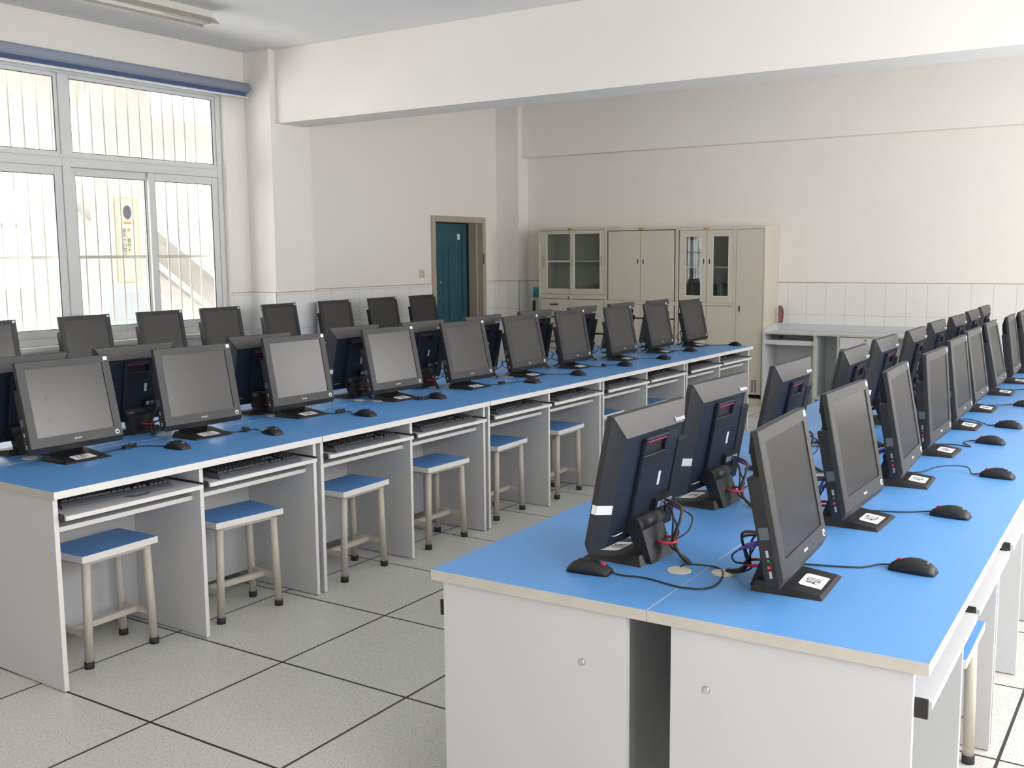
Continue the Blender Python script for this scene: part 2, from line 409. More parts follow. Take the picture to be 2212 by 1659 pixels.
# windows of the right wall
for i, (a, c) in enumerate(RIGHT_WINDOWS):
    w = thing('window_%d' % (i+2), (0, 0, 0)); w['kind'] = 'structure'
    b = MB(); ring(b, a+.002, c-.002, .852, 2.598, .05, YR-.15, YR-.07); mid = (a+c)/2
    b.box(mid-.035, YR-.15, .902, mid+.035, YR-.07, 2.55); b.box(a+.052, YR-.149, 2.0, c-.052, YR-.071, 2.05)
    tag(b.build('window_frame', 'frame', w), kind='structure')
    b = MB(); b.box(a+.05, YR-.112, .9, c-.05, YR-.108, 2.55); tag(b.build('pane', 'winglass', w), kind='structure')

# ---- roller blind
bl = thing('roller_blind', (2.6, YW-.07, 2.94), 0, 'rolled-up blue roller blind along the top of the barred window', 'blind')
b = MB(); b.cyl((-1.75, 0, 0), (1.655, 0, 0), .041, 0, 24); b.build('roll', 'blindtube', bl)
b = MB(); b.box(-1.75, -.004, -.072, 1.64, 0.002, -.030); b.build('fabric', 'blind', bl)
b = MB(); b.box(-1.75, -.010, -.084, 1.66, .008, -.071, 0, .002); b.build('bottom_bar', 'frame', bl)
b = MB(); b.cyl((1.655, 0, 0), (1.672, 0, 0), .028, 0, 16); b.box(1.655, 0, -.02, 1.668, .069, .02); b.build('bracket', 'silver', bl)

# ---- door_1
d = thing('door_1', (0, 0, 0)); d['kind'] = 'structure'
b = MB(); y0, y1 = YW-.025, YW+.16
b.box(DX0-.028, y0, 0, DX0+.032, y1, DZ+.02, 0, .004); b.box(DX1-.05, y0, 0, DX1+.012, y1, DZ+.02, 0, .004); b.box(DX0+.032, y0, DZ-.045, DX1-.05, y1, DZ+.02, 0, .004)
b.box(DX1-.075, YW+.05, 0, DX1-.05, y1, DZ-.045, 0, .003)
tag(b.build('door_frame', 'doorframe', d), kind='structure')
b = MB(); LW = .79
b.box(0, 0, 0, LW, .045, DZ-.06, 0, .003)
b.box(.0, -.008, DZ-.14, LW, 0, DZ-.062, 0, .002); b.box(LW-.085, -.012, 0, LW, 0, DZ-.062, 0, .003)
b.box(0, -.005, 0, .02, 0, DZ-.14, 0, .002)
for (x, z0, z1) in [(.155, .1, 1.0), (.285, .1, 1.0), (.155, 1.08, 1.18), (.285, 1.08, 1.18), (.155, 1.26, 1.56), (.285, 1.26, 1.56)]:
    b.box(x-.004, -.006, z0, x+.004, 0, z1, 0, .002)
b.box(.405, -.009, .05, .425, 0, 1.6, 0, .003); b.box(.02, -.005, 1.62, LW-.09, 0, 1.63, 0, .002)
lf = tag(b.build('door_leaf', 'teal', d, (DX0+.036, YW+.075, .008), (0, 0, .10)), kind='structure')
b = MB(); b.cyl((.205, -.016, 1.22), (.205, 0, 1.22), .012, 0, 14); tag(b.build('peephole', 'silver', lf), kind='structure')
b = MB(); b.box(.6, -.0085, 1.69, .645, -.0005, 1.755); tag(b.build('sticker', 'whitep', lf), kind='structure')
b = MB(); b.box(DX1-.0495, YW-.028, 1.42, DX1-.028, YW-.02, 1.54, 0, .003); tag(b.build('rusty_hinge', 'brown', d), kind='structure')
b = MB(); b.box(DX0-.3, YW+.75, 0, DX1+.5, YW+.8, DZ+.5); b.box(DX1+.45, YW+.21, 0, DX1+.5, YW+.8, DZ+.5); b.box(DX0-.3, YW+.21, DZ+.45, DX1+.5, YW+.8, DZ+.5)
tag(b.build('wall_gap_shade', 'doorshade'), kind='structure')  # near-black sheets behind the ajar leaf, painted shade for the gap

# ---- fluorescent lamp
lp = thing('ceiling_lamp', (2.48, 3.10, ZC), 0, 'unlit twin-tube fluorescent batten on the ceiling near the window wall', 'lamp')
b = MB(); b.box(-.63, -.03, -.05, .63, .03, -.001, 0, .003); b.build('body', 'lampwhite', lp)
b = MB(); b.prism([(-.03, -.05), (.03, -.05), (.085, -.095), (.08, -.10), (.028, -.056), (-.028, -.056), (-.08, -.10), (-.085, -.095)], 'x', -.64, .64); b.build('reflector', 'lamptan', lp)
for y in (-.028, .028):
    b = MB(); b.cyl((-.60, y, -.082), (.60, y, -.082), .013, 0, 14); b.build('tube', 'tube', lp)
for x in (-.615, .615):
    b = MB(); b.box(x-.012, -.045, -.102, x+.012, .045, -.055, 0, .003); b.build('socket', 'lampwhite', lp)

# ---- wall socket plate
sw = thing('wall_socket', (6.688, YW, 1.33), 0, 'cream wall socket plate beside the teal door', 'socket')
b = MB(); b.box(-.044, -.012, -.043, .044, 0, .043, 0, .004); b.build('plate', 'cream', sw)
b = MB()
for (x, z) in [(-.01, -.022), (.012, -.022), (.001, -.012), (-.01, .015), (.012, .015)]: b.box(x-.003, -.0128, z-.005, x+.003, -.0115, z+.005)
b.build('slots', 'dark', sw)

# ---------------------------------------------------------------- outside the window: gallery, stair
b = MB(); b.box(-4.5, YW+.22, -.12, 12, 6.6, -.02); structure(b, 'floor_outside', 'concrete')
b = MB(); b.box(-4.5, YW+.22, 3.25, 12, 6.15, 3.40); structure(b, 'ceiling_outside', 'outside')
b = MB(); b.box(-4.6, YW+.22, 0, -4.5, 6.3, 3.25); structure(b, 'wall_light_blocker', 'outside')  # unseen wall added to cut the light reaching the poster wall
b = MB(); b.box(-4.5, 6.16, 2.95, 4.2, 6.34, 3.40); structure(b, 'trim_6', 'outside')
b = MB(); b.box(4.2, 6.0, 0, 4.82, 6.14, 3.24); wo = structure(b, 'wall_outside', 'outside')
b = MB(); b.box(4.19, 5.994, 0, 4.83, 5.999, 1.25); tag(b.build('wall_tile', 'outtile', wo), kind='structure')
b = MB(); b.box(4.2, 7.6, -.02, 8.4, 7.75, 4.4); structure(b, 'wall_stairwell', 'outside')
b = MB(); b.box(4.83, 6.05, 2.62, 8.2, 6.3, 2.92); structure(b, 'trim_7', 'outside')
bd = tag(thing('wall_opposite', (-8, 15, -4)), kind='structure')
b = MB(); b.box(-14, 0, 0, 11, 6, 12.5); b.build('walls', 'whitep', bd)
for fl in range(3):
    for k in range(7):
        b = MB(); b.box(-12.6+3.3*k, -.02, 1.2+3.8*fl, -10.6+3.3*k, 0, 2.9+3.8*fl); b.build('window', 'shelfgrey', bd)
po = thing('poster', (4.497, 5.992, 1.70), 0, 'tall cream poster with oval portrait and vertical writing, seen through the barred window', 'poster')
b = MB(); b.box(-.135, -.006, -.41, .135, .001, .41); b.build('backing', 'poster', po)
b = MB(); b.box(-.105, -.008, -.385, .105, -.0055, .385); b.build('field', 'posterin', po)
b = MB(); n = 28; b.poly([(.0+.048*math.cos(2*PI*k/n), -.0088, .27+.068*math.sin(2*PI*k/n)) for k in range(n)]); b.build('oval_print', 'portrait', po)
b = MB(); b.box(-.045, -.0095, .155, .045, -.0075, .178); b.build('title_strip', 'orange', po)
for (x, s, zz) in [(-.045, '最\n天\n才\n的\n莫\n过', -.03), (.005, '中\n、\n最\n伟\n大\n、', -.03)]:
    link('writing', text_data(s, .048, 'ink'), po, (x, -.0092, zz), (PI/2, 0, 0))
st = thing('stair_railing', (4.86, 6.32, 0), 0, 'white sloping stair railing outside, seen through the barred window pane', 'railing')
def slope(x, z0): return z0 - (x)*.72
b = MB()
for dz in (1.62, 1.30): b.tube([(0, 0, slope(0, dz)), (1.75, 0, slope(1.75, dz))], .028, 0, 10)
b.build('handrail', 'rail', st)
for k in range(9):
    x = .02+.2*k; b = MB(); b.box(x-.014, -.012, slope(x, .72), x+.014, .012, slope(x, 1.30)); b.build('baluster', 'rail', st)
b = MB(); b.prism([(4.82, .74), (6.3, -.02), (5.6, -.02), (4.82, .2)], 'y', 6.38, 7.58); structure(b, 'trim_8', 'concrete')
b = MB(); b.prism([(4.84, 2.20), (6.9, .78), (6.9, .90), (4.84, 2.32)], 'y', 6.9, 7.58); structure(b, 'trim_9', 'concrete')

# ---------------------------------------------------------------- desks
MOD, TH, DEP = 1.2981, .0264, .6
LT = MOD - .004
def desk_meshes():
    D = {}
    b = MB(); b.box(0, 0, ZT-TH, LT, DEP-.001, ZT, 0)
    b.bm.faces.ensure_lookup_table()
    for f in b.bm.faces:
        n = f.normal
        f.normal_update(); n = f.normal
        if abs(n.z) > .5: f.material_index = 0 if n.z > 0 else 3
        elif abs(n.y) > .5: f.material_index = 1
        else: f.material_index = 2
    D['top'] = b.mesh('desk_top', ['blue', 'white_edge', 'raw_edge', 'panel'])
    def panel(x):
        b = MB(); b.box(x, .03, .004, x+.018, .545, ZT-TH)
        for f in b.bm.faces:
            f.normal_update()
            f.material_index = 1 if f.normal.y < -.5 else 0
        return b.mesh('desk_panel', ['panel', 'white_edge'])
    D['pl'], D['pm'], D['pr'] = panel(.012), panel(LT/2-.009), panel(LT-.030)
    b = MB(); b.box(.0305, .46, .06, LT/2-.0095, .476, ZT-TH-.001); b.box(LT/2+.0095, .46, .06, LT-.0305, .476, ZT-TH-.001); D['back'] = b.mesh('desk_back', 'panel')
    for k, (a, c) in enumerate([(.030, LT/2-.009), (LT/2+.009, LT-.030)]):
        b = MB(); b.box(a+.008, -.002, .622, c-.008, .34, .638)
        for f in b.bm.faces:
            f.normal_update(); f.material_index = 1 if f.normal.y < -.5 else 0
        D['tray%d' % k] = b.mesh('desk_tray', ['panel', 'white_edge'])
        for j, (p, q) in enumerate(((a+.001, a+.0075), (c-.0075, c-.001))):
            b = MB(); b.box(p, .006, .6195, q, .42, .645, 0, .002); D['run%d%d' % (k, j)] = b.mesh('desk_runner', 'runner')
            b = MB(); b.box(p, .004, .602, q, .42, .644, 0, .002); D['runbig%d%d' % (k, j)] = b.mesh('desk_runner', 'runner')
        b = MB(); b.box(a+.0005, .078, .566, c-.0005, .20, .583)
        for f in b.bm.faces:
            f.normal_update(); f.material_index = 1 if f.normal.y < -.5 else 0
        D['rail%d' % k] = b.mesh('desk_rail', ['panel', 'white_edge'])
    b = MB(); b.disc((0, 0, ZT), .031, .003); D['grom'] = b.mesh('desk_grommet', 'cream')
    b = MB(); b.tube([(0, 0, 0), (-.004, 0, 0)], [.009, .006], 0, 14); D['screw'] = b.mesh('desk_screw', 'silver')
    return D
DM = desk_meshes()
def make_desk(pos, rz, label, group, screw=False):
    t = thing('computer_desk', pos, rz, label, 'desk', group)
    link('tabletop', DM['top'], t)
    for k in ('pl', 'pm', 'pr'):
        o = link('side_panel' if k != 'pm' else 'middle_panel', DM[k], t)
        if screw and k == screw: link('screw', DM['screw'], o, (.012 if k == 'pl' else LT-.012, .46 if k == 'pl' else .43, .57), (0, 0, 0 if k == 'pl' else PI))
    link('back_panel', DM['back'], t)
    for k in '01':
        link('keyboard_tray', DM['tray'+k], t); link('tray_runner', DM[('runbig' if screw == 'pl' and pos[1] < 0 and k == '0' else 'run')+k+'0'], t); link('tray_runner', DM[('runbig' if screw == 'pr' and k == '1' else 'run')+k+'1'], t); link('cross_rail', DM['rail'+k], t)
    link('cable_grommet', DM['grom'], t, (.345, .548, 0)); link('cable_grommet', DM['grom'], t, (.985, .548, 0))
    return t
AL, XL0, YL = -.0174, -.024, .4195
AI, XR0, YR0 = .0183, -.044, -1.2203
def Lp(dx, dy, z=0): return (XL0+dx-AL*dy, YL+dy+AL*dx, z)
def Ip(dx, dy, z=0): return (XR0+dx-AI*dy, YR0+dy+AI*dx, z)
ORD = ['first', 'second', 'third', 'fourth', 'fifth', 'sixth', 'seventh', 'eighth', 'ninth', 'tenth']
for k in range(5):
    n1, n2 = 2*k+1, 2*k+2
    make_desk(Lp(k*MOD, 0), AL, 'blue-topped desk carrying computers C%02d and C%02d, open to the tiled aisle' % (n1, n2), 'desks of the long aisle row', 'pl' if k == 0 else False)
    make_desk(Lp((k+1)*MOD-.004, 2*DEP), AL+PI, '%s blue-topped desk behind the C row, carrying back-turned computers' % ORD[k], 'desks behind the aisle row')
    make_desk(Ip(k*MOD, -2*DEP), AI, 'blue-topped desk carrying computers A%02d and A%02d, on the near island' % (n1, n2), 'desks of the A row', 'pl' if k == 0 else False)
    make_desk(Ip((k+1)*MOD-.004, 0), AI+PI, 'blue-topped desk carrying computers B%02d and B%02d, on the near island' % (n1, n2), 'desks of the B row', 'pr' if k == 0 else False)
for k in range(1, 5):
    make_desk((.05+k*MOD, 3.10, 0), 0, '%s blue-topped desk along the barred window wall' % ORD[k-1], 'desks along the window wall')

# ---------------------------------------------------------------- computers
HW, HH = .205, .338
def computer_meshes():
    D = {}
    sw, sz0, sz1 = .169, .038, .308           # screen opening
    b = MB(); bm = b.bm
    V = lambda x, y, z: bm.verts.new((x, y, z))
    def rg(x, y, z0, z1): return [V(-x, y, z0), V(x, y, z0), V(x, y, z1), V(-x, y, z1)]
    inn = rg(sw, .0035, sz0, sz1); op = rg(sw, 0, sz0, sz1); fr = rg(HW-.002, 0, .0, HH-.002); r1 = rg(HW, .003, -.004, HH)
    r2 = rg(HW, .016, -.022, HH); r3 = rg(.163, .042, -.006, .283)
    def strip(A, B, skip=()):
        for i in range(4):
            if i in skip: continue
            j = (i+1) % 4; f = bm.faces.new((A[i], A[j], B[j], B[i]))
    strip(inn, op); strip(op, fr); strip(fr, r1); strip(r1, r2)
    nb = len(bm.faces); strip(r2, r3); bm.faces.new(r3); bm.faces.ensure_lookup_table()
    for i in range(nb, len(bm.faces)): bm.faces[i].material_index = 1 if i in (nb, nb+4) else 0
    D['housing'] = b.mesh('computer_housing', ['bezel', 'bluerefl'])
    b = MB()
    o1 = [(-HW+.001, .0165, HH-.001), (HW-.001, .0165, HH-.001), (.163, .0428, .2825), (-.163, .0428, .2825)]
    b.hexa([Vector(p) for p in o1], [Vector(p)+Vector((0, .0025, .0018)) for p in o1]); D['lid'] = b.mesh('computer_lid', 'lid')
    b = MB(); b.poly([(-sw, .003, sz0), (sw, .003, sz0), (sw, .003, sz1), (-sw, .003, sz1)]); D['screen'] = b.mesh('computer_screen', 'screen')
    # side box with ports (viewer's left of the screen)
    b = MB(); b.box(-.2035, .0155, -.016, -.150, .047, .236, 0, .003); D['side'] = b.mesh('computer_side_box', 'plastic')
    # spine with hand-hold
    b = MB(); z0, z1 = .045, .272
    b.box(-.068, .042, z0, .068, .055, .225, 0, .003); b.box(-.068, .042, .225, -.054, .055, z1, 0, .003); b.box(.054, .042, .225, .068, .055, z1, 0, .003)
    b.box(-.068, .042, .262, .068, .055, z1, 0, .003); b.box(-.056, .0422, .224, .056, .044, .264, 1)
    D['spine'] = b.mesh('computer_spine', ['bluerefl', 'dark'])
    b = MB(); b.box(-.054, .0445, .2570, .054, .0535, .2625, 0, .001); D['redstrip'] = b.mesh('computer_red_strip', 'darkred')
    b = MB(); b.box(-.053, .0545, .192, .053, .0556, .222, 0, 0); D['plate'] = b.mesh('computer_plate', 'plastic')
    b = MB(); b.hexa([(-.128, .042, .052), (-.034, .042, .052), (-.034, .066, .060), (-.128, .066, .060)], [(-.128, .042, .094), (-.034, .042, .094), (-.034, .066, .090), (-.128, .066, .090)])
    D['block'] = b.mesh('computer_connector_block', 'plastic')
    b = MB()
    for i, x in enumerate((-.118, -.098, -.074, -.052)): b.box(x-.008, .064, .066, x+.008, .0685, .082, 0, .001)
    D['sockets'] = b.mesh('computer_sockets', 'silver')
    b = MB(); b.cyl((-.112, .066, .068), (-.118, .105, .060), .0065, 0, 12); b.cyl((-.118, .105, .060), (-.120, .122, .055), .0035, 0, 8); D['plug'] = b.mesh('computer_purple_plug', 'purple')
    b = MB(); b.box(-.049, .055, .128, -.037, .0566, .166); D['label'] = b.mesh('computer_spec_label', 'whitep')
    b = MB(); b.hexa([(.2045, .0162, .083), (.166, .0402, .083), (.1655, .0410, .083), (.2052, .0170, .083)], [(.2045, .0162, .107), (.166, .0402, .107), (.1655, .0410, .107), (.2052, .0170, .107)])
    b.box(.2048, .004, .083, .2056, .016, .107); D['sticker'] = b.mesh('computer_white_sticker', 'whitep')
    b = MB(); b.box(-.146, .0425, .243, -.082, .0432, .270, 0, 0); D['patch'] = b.mesh('computer_patch', 'bezel')
    b = MB(); b.tube(smooth_path([(.148, .043, .022), (.148, .050, .024), (.142, .053, .026), (.112, .053, .026), (.106, .050, .024), (.106, .043, .022)], 3), .0018, 0, 6); D['staple'] = b.mesh('computer_lock_loop', 'silver')
    b = MB(); b.tube([(.1785, -.0018, .016), (.1785, .002, .016)], .0095, 0, 20); b.tube([(.1785, -.0026, .016), (.1785, .002, .016)], .0058, 1, 16); b.box(.1778, -.003, .015, .1795, -.0024, .021, 0)
    D['button'] = b.mesh('computer_power_button', ['logo', 'dark'])
    b = MB(); b.box(.178, -.0008, .316, .196, .0005, .331, 0); b.box(.1785, -.0011, .3165, .1955, -.0004, .3215, 1); D['badge'] = b.mesh('computer_badge', ['whitep', 'silver'])
    b = MB()
    for z in (.142, .115): b.box(-.2045, .022, z-.007, -.2032, .027, z+.007)
    D['usb'] = b.mesh('computer_usb_port', 'silver')
    b = MB()
    for z in (.060, .012): b.box(-.2045, .026, z-.008, -.2032, .032, z+.008)
    D['usb'] = b.mesh('computer_usb_port', 'silver')
    b = MB(); b.cyl((-.2047, .029, .044), (-.2032, .029, .044), .0034, 0, 14); D['jackg'] = b.mesh('computer_audio_jack', 'green')
    b = MB(); b.cyl((-.2047, .030, .029), (-.2032, .030, .029), .0040, 0, 14); D['jackr'] = b.mesh('computer_mic_jack', 'red')
    b = MB(); b.box(-.2043, .0175, .092, -.2030, .040, .120, 0); D['slot'] = b.mesh('computer_card_slot', 'kbody')
    # stand (does not tilt with the display)
    b = MB(); b.cyl((-.072, .066, .080), (.072, .066, .080), .0245, 0, 28); D['hinge'] = b.mesh('computer_hinge', 'plastic')
    b = MB(); b.hexa([(-.064, .084, .0), (.064, .084, .0), (.064, .119, .0), (-.064, .119, .0)], [(-.060, .044, .088), (.060, .044, .088), (.060, .083, .098), (-.060, .083, .098)]); D['arm'] = b.mesh('computer_stand_arm', 'plastic')
    b = MB()
    b.hexa([(-.105, -.062, 0), (.105, -.062, 0), (.105, .108, 0), (-.105, .108, 0)], [(-.093, -.054, .007), (.093, -.054, .007), (.093, .096, .025), (-.093, .096, .025)]); D['base'] = b.mesh('computer_base', 'plastic')
    b = MB(); b.poly([(-.047, -.026, 0), (.047, -.026, 0), (.047, .022, 0), (.039, .030, 0), (-.039, .030, 0), (-.047, .022, 0)]); D['card'] = b.mesh('computer_number_card', 'whitep')
    b = MB(); b.tube(smooth_path([(-.050, .103, .046), (-.052, .125, .044), (-.035, .142, .043), (-.008, .142, .043), (.006, .125, .044), (.004, .103, .046)], 4), .0038, 0, 8); D['clip'] = b.mesh('computer_cable_clip', 'red')
    g = (-.01, .185, .004)
    b = MB(); b.tube(smooth_path([(-.095, .085, .135), (-.080, .135, .12), (-.040, .136, .07), (-.028, .134, .044), (-.02, .150, .02), (-.004, .180, .010), (.012, .200, .003)], 6), .003, 0, 7)
    b.tube(smooth_path([(-.06, .09, .135), (-.056, .118, .11), (-.030, .130, .05), (-.024, .128, .03), (-.020, .16, .012), (-.006, .184, .008), (.010, .204, .003)], 6), .0026, 0, 7)
    b.tube(smooth_path([(-.120, .128, .102), (-.122, .146, .085), (-.085, .150, .058), (-.032, .138, .040), (.0, .172, .010), (.018, .198, .004)], 6), .0022, 0, 7)
    b.tube(smooth_path([(-.085, .10, .108), (-.082, .112, .085), (-.075, .128, .055), (-.040, .136, .043), (-.012, .160, .012), (-.002, .184, .009), (.016, .203, .003)], 6), .0024, 0, 7)
    D['cables'] = b.mesh('computer_cables', 'cable')
    b = MB(); b.tube(smooth_path([(-.083, .085, .137), (-.062, .140, .125), (-.034, .142, .07), (-.022, .140, .042), (-.006, .165, .016), (.014, .201, .004)], 6), .0036, 0, 7); D['brown'] = b.mesh('computer_power_cable', 'brown')
    return D
CM = computer_meshes()
ZB = .07
def make_computer(pos, rz, tilt, label, group, number, full, back, cables=True):
    t = thing('desktop_computer', pos, rz, label, 'computer', group)
    h = link('display_housing', CM['housing'], t, (0, 0, ZB), (-tilt, 0, 0))
    link('screen', CM['screen'], h); link('rear_lid', CM['lid'], h); link('power_button', CM['button'], h); link('badge', CM['badge'], h)
    link('front_logo', text_data('lenovo', .013, 'logo', spacing=.95), h, (.0, -.0005, .018), (PI/2, 0, 0))
    link('side_box', CM['side'], h); link('spine', CM['spine'], h)
    if back:
        q = link('rear_logo', text_data('lenovo', .022, 'logo', spacing=.95), h, (-.138, .0432, .2970), None)
        n = Vector((0, .0545, .0265)).normalized(); X = Vector((-1, 0, 0)); Y = n.cross(X)
        q.rotation_euler = Matrix((X, Y, n)).transposed().to_euler()
        for k in (('red_strip', 'redstrip'), ('connector_block', 'block'), ('spec_label', 'label'), ('handle_plate', 'plate'), ('rear_patch', 'patch')): link(k[0], CM[k[1]], h)
        if full:
            for k in (('white_sticker', 'sticker'), ('purple_plug', 'plug'), ('sockets', 'sockets'), ('lock_loop', 'staple')): link(k[0], CM[k[1]], h)
    elif full:
        for k in (('usb_port', 'usb'), ('audio_jack', 'jackg'), ('microphone_jack', 'jackr'), ('card_slot', 'slot'), ('purple_plug', 'plug')): link(k[0], CM[k[1]], h)
    a = link('stand_arm', CM['arm'], t)
    link('hinge', CM['hinge'], a, (0, 0, .012))
    if full: link('cable_clip', CM['clip'], a)
    bs = link('base', CM['base'], t)
    if number:
        sl = math.atan2(.018, .150)
        link('number_card', CM['card'], bs, (0, -.020, .0118), (sl, 0, 0))
        o = link('number', text_data(number, .046, 'ink', extrude=.0001), bs, (0, -.018, .0124), (sl, 0, 0)); o.scale = (.66, 1.12, 1)
    if cables:
        link('cable_bundle', CM['cables'], t); link('power_cable', CM['brown'], t)
    return t
MON = {
'C01': (.390, .873, -.009, .230), 'C02': (1.013, .859, -.057, .198), 'C03': (1.676, .893, -.039, .188), 'C04': (2.375, .857, -.053, .217), 'C05': (2.995, .790, -.052, .224),
'C06': (3.674, .808, -.018, .221), 'C07': (4.272, .786, .020, .190), 'C08': (4.912, .740, -.019, .188), 'C09': (5.572, .732, -.003, .213), 'C10': (6.250, .720, -.033, .225),
'E03': (1.614, 3.557, -.03, .165), 'E04': (2.334, 3.561, .028, .172), 'E05': (2.967, 3.560, .013, .184), 'E06': (3.545, 3.561, .010, .178), 'E07': (4.184, 3.561, .046, .179),
'E08': (4.864, 3.561, -.004, .178), 'E09': (5.521, 3.561, -.008, .181), 'E10': (6.137, 3.560, .003, .185),
'A01': (.331, -2.069, .060, .193), 'A02': (1.007, -2.035, -.009, .189), 'A03': (1.635, -2.034, .060, .184), 'A04': (2.251, -2.009, .004, .085), 'A05': (2.943, -1.979, .013, .120),
'A06': (3.540, -1.958, .012, .148), 'A07': (4.240, -1.950, .020, .200), 'A08': (4.830, -1.952, .037, .135), 'A09': (5.45, -1.96, .022, .190), 'A10': (6.10, -1.95, .010, .190),
'B01': (.355, -1.564, -.024, .191), 'B02': (1.012, -1.500, -.040, .170), 'B03': (1.640, -1.520, .001, .191), 'B04': (2.299, -1.570, .023, .191), 'B05': (2.908, -1.550, .002, .191),
'B06': (3.502, -1.560, .013, .190), 'B07': (4.170, -1.532, .002, .190), 'B08': (4.758, -1.538, -.018, .190), 'B09': (5.380, -1.520, .003, .190), 'B10': (5.980, -1.500, .007, .190),
'D01': (.371, 1.275, .001, .188), 'D02': (.926, 1.286, -.037, .186), 'D03': (1.639, 1.232, -.041, .187), 'D04': (2.341, 1.222, -.006, .191), 'D05': (2.876, 1.150, -.024, .189),
'D06': (3.494, 1.135, -.018, .190), 'D07': (4.156, 1.140, -.050, .188), 'D08': (4.790, 1.115, -.030, .189), 'D09': (5.408, 1.100, -.022, .190), 'D10': (5.995, 1.060, -.006, .190)}
ROWLAB = {
'A': ('black computer numbered A%02d with its screen showing, %s along the near island', 'A row computers'),
'B': ('black computer numbered B%02d with its back turned, %s along the near island', 'B row computers'),
'C': ('black computer numbered C%02d with its screen showing, %s along the long aisle row', 'C row computers'),
'D': ('black computer with its back turned, %s of those behind the C row', 'D row computers'),
'E': ('black computer with dark screen, %s of those along the window wall', 'E row computers')}
for id_, (x, y, yaw, tilt) in MON.items():
    r, k = id_[0], int(id_[1:]); back = r in 'BD'
    lab, grp = ROWLAB[r]
    lab = lab % ((k, ORD[k-1]) if r in 'ABC' else ORD[k-1 if r == 'D' else k-3])
    full = k <= (5 if r in 'BD' else 6) and r != 'E'
    make_computer((x, y, ZT+.0005), yaw + (PI if back else 0), tilt, lab, grp, id_ if r in 'ABC' else None, full, back, r != 'E')

# ---------------------------------------------------------------- mice
def mouse_meshes():
    D = {}
    b = MB(); bm = b.bm; rows = []
    # body 112 mm long, front (cable end) toward +y
    prof = [(-.056, .022, .004), (-.053, .026, .014), (-.044, .029, .023), (-.030, .0305, .031), (-.012, .031, .035), (.008, .030, .034), (.026, .029, .029), (.042, .0275, .022), (.053, .025, .015), (.056, .023, .010)]
    n = 10
    for (y, w, h) in prof:
        ring = []
        for k in range(n+1):
            a = PI*k/n; x = w*math.cos(a); z = h*(math.sin(a)**.72)
            if k in (0, n): x *= .93
            ring.append(bm.verts.new((x, y, z)))
        rows.append(ring)
    for i in range(len(rows)-1):
        for k in range(n):
            f = bm.faces.new((rows[i][k], rows[i][k+1], rows[i+1][k+1], rows[i+1][k])); f.smooth = True
    bm.faces.new(rows[0]); bm.faces.new(rows[-1][::-1])
    for i in range(len(rows)-1): bm.faces.new((rows[i][0], rows[i+1][0], rows[i+1][n], rows[i][n]))
    D['body'] = b.mesh('mouse_body', 'plastic')
    b = MB(); b.tube([(-.0045, .034, .0205), (.0045, .034, .0205)], .0085, 0, 18); D['wheel'] = b.mesh('mouse_wheel', 'red')
    b = MB(); b.box(-.007, -.037, .0255, .007, -.033, .0285, 0); D['line'] = b.mesh('mouse_logo', 'silver')
    return D
MM = mouse_meshes()
def coil(cx, cy, ang, ln=.085, wd=.018, turns=3, seed=0):
    rr = random.Random(seed); pts = []
    for k in range(turns*12+1):
        a = 2*PI*k/12; w = wd*(.75+.4*rr.random())
        u, v = ln/2*math.cos(a)*(.9+.15*rr.random()), w*math.sin(a)
        pts.append((cx+u*math.cos(ang)-v*math.sin(ang), cy+u*math.sin(ang)+v*math.cos(ang), ZT+.004+.003*(k % 5)))
    return pts
def make_mouse(x, y, rz, label, group, path=None, coil_at=None, seed=0):
    t = thing('computer_mouse', (x, y, ZT+.0005), rz, label, 'mouse', group)
    link('body', MM['body'], t); link('scroll_wheel', MM['wheel'], t); link('palm_mark', MM['line'], t)
    if path:
        inv = (Matrix.Translation((x, y, ZT)) @ Matrix.Rotation(rz, 4, 'Z')).inverted()
        nose = (Matrix.Translation((x, y, ZT)) @ Matrix.Rotation(rz, 4, 'Z')) @ Vector((0, .055, .008))
        nose2 = (Matrix.Translation((x, y, ZT)) @ Matrix.Rotation(rz, 4, 'Z')) @ Vector((0, .085, .003))
        pts = smooth_path([nose, nose2] + [Vector((p[0], p[1], ZT+(p[2] if len(p) > 2 else .0025))) for p in path], 8)
        b = MB(); b.tube([inv @ Vector(p) for p in pts], .0022, 0, 7); b.build('cable', 'cable', t)
        if coil_at:
            pts = smooth_path(coil(*coil_at, seed=seed), 2)
            b = MB(); b.tube([inv @ Vector(p) for p in pts], .0022, 0, 6)
            c = Vector((coil_at[0], coil_at[1], ZT+.008))
            b.build('coiled_cable', 'cable', t)
    return t
MG = 'mice of the C row'
def cm(id_): return MON[id_]
for id_, x, y, rz, co in [('C01', .745, .725, .07, (.640, .90, .35)), ('C02', 1.205, .640, -.20, (1.19, .80, 1.0)), ('C03', 1.826, .628, .03, (1.83, .80, .35)), ('C04', 2.510, .700, .02, (2.44, .735, -.35)),
                          ('C05', 3.372, .607, -.15, (3.22, .735, .3)), ('C06', 3.862, .556, -.2, None), ('C07', 4.525, .548, -.2, (4.42, .66, .7)), ('C08', 5.088, .505, -.25, None), ('C09', 5.762, .583, -.15, None), ('C10', 6.425, .455, -.35, None)]:
    mx, my = cm(id_)[0], cm(id_)[1]
    path = [(x-.02, y+.14), (x-.07, y+.19), (mx+.13, my+.02), (mx+.09, my+.11)] if not co else [(co[0]+.05, co[1]-.01), (co[0]-.05, co[1]+.01), (mx+.12, my+.03), (mx+.08, my+.13)]
    make_mouse(x, y, rz, 'black mouse with red wheel on the blue desk beside computer %s' % id_, MG, path, co, seed=int(id_[1:]))
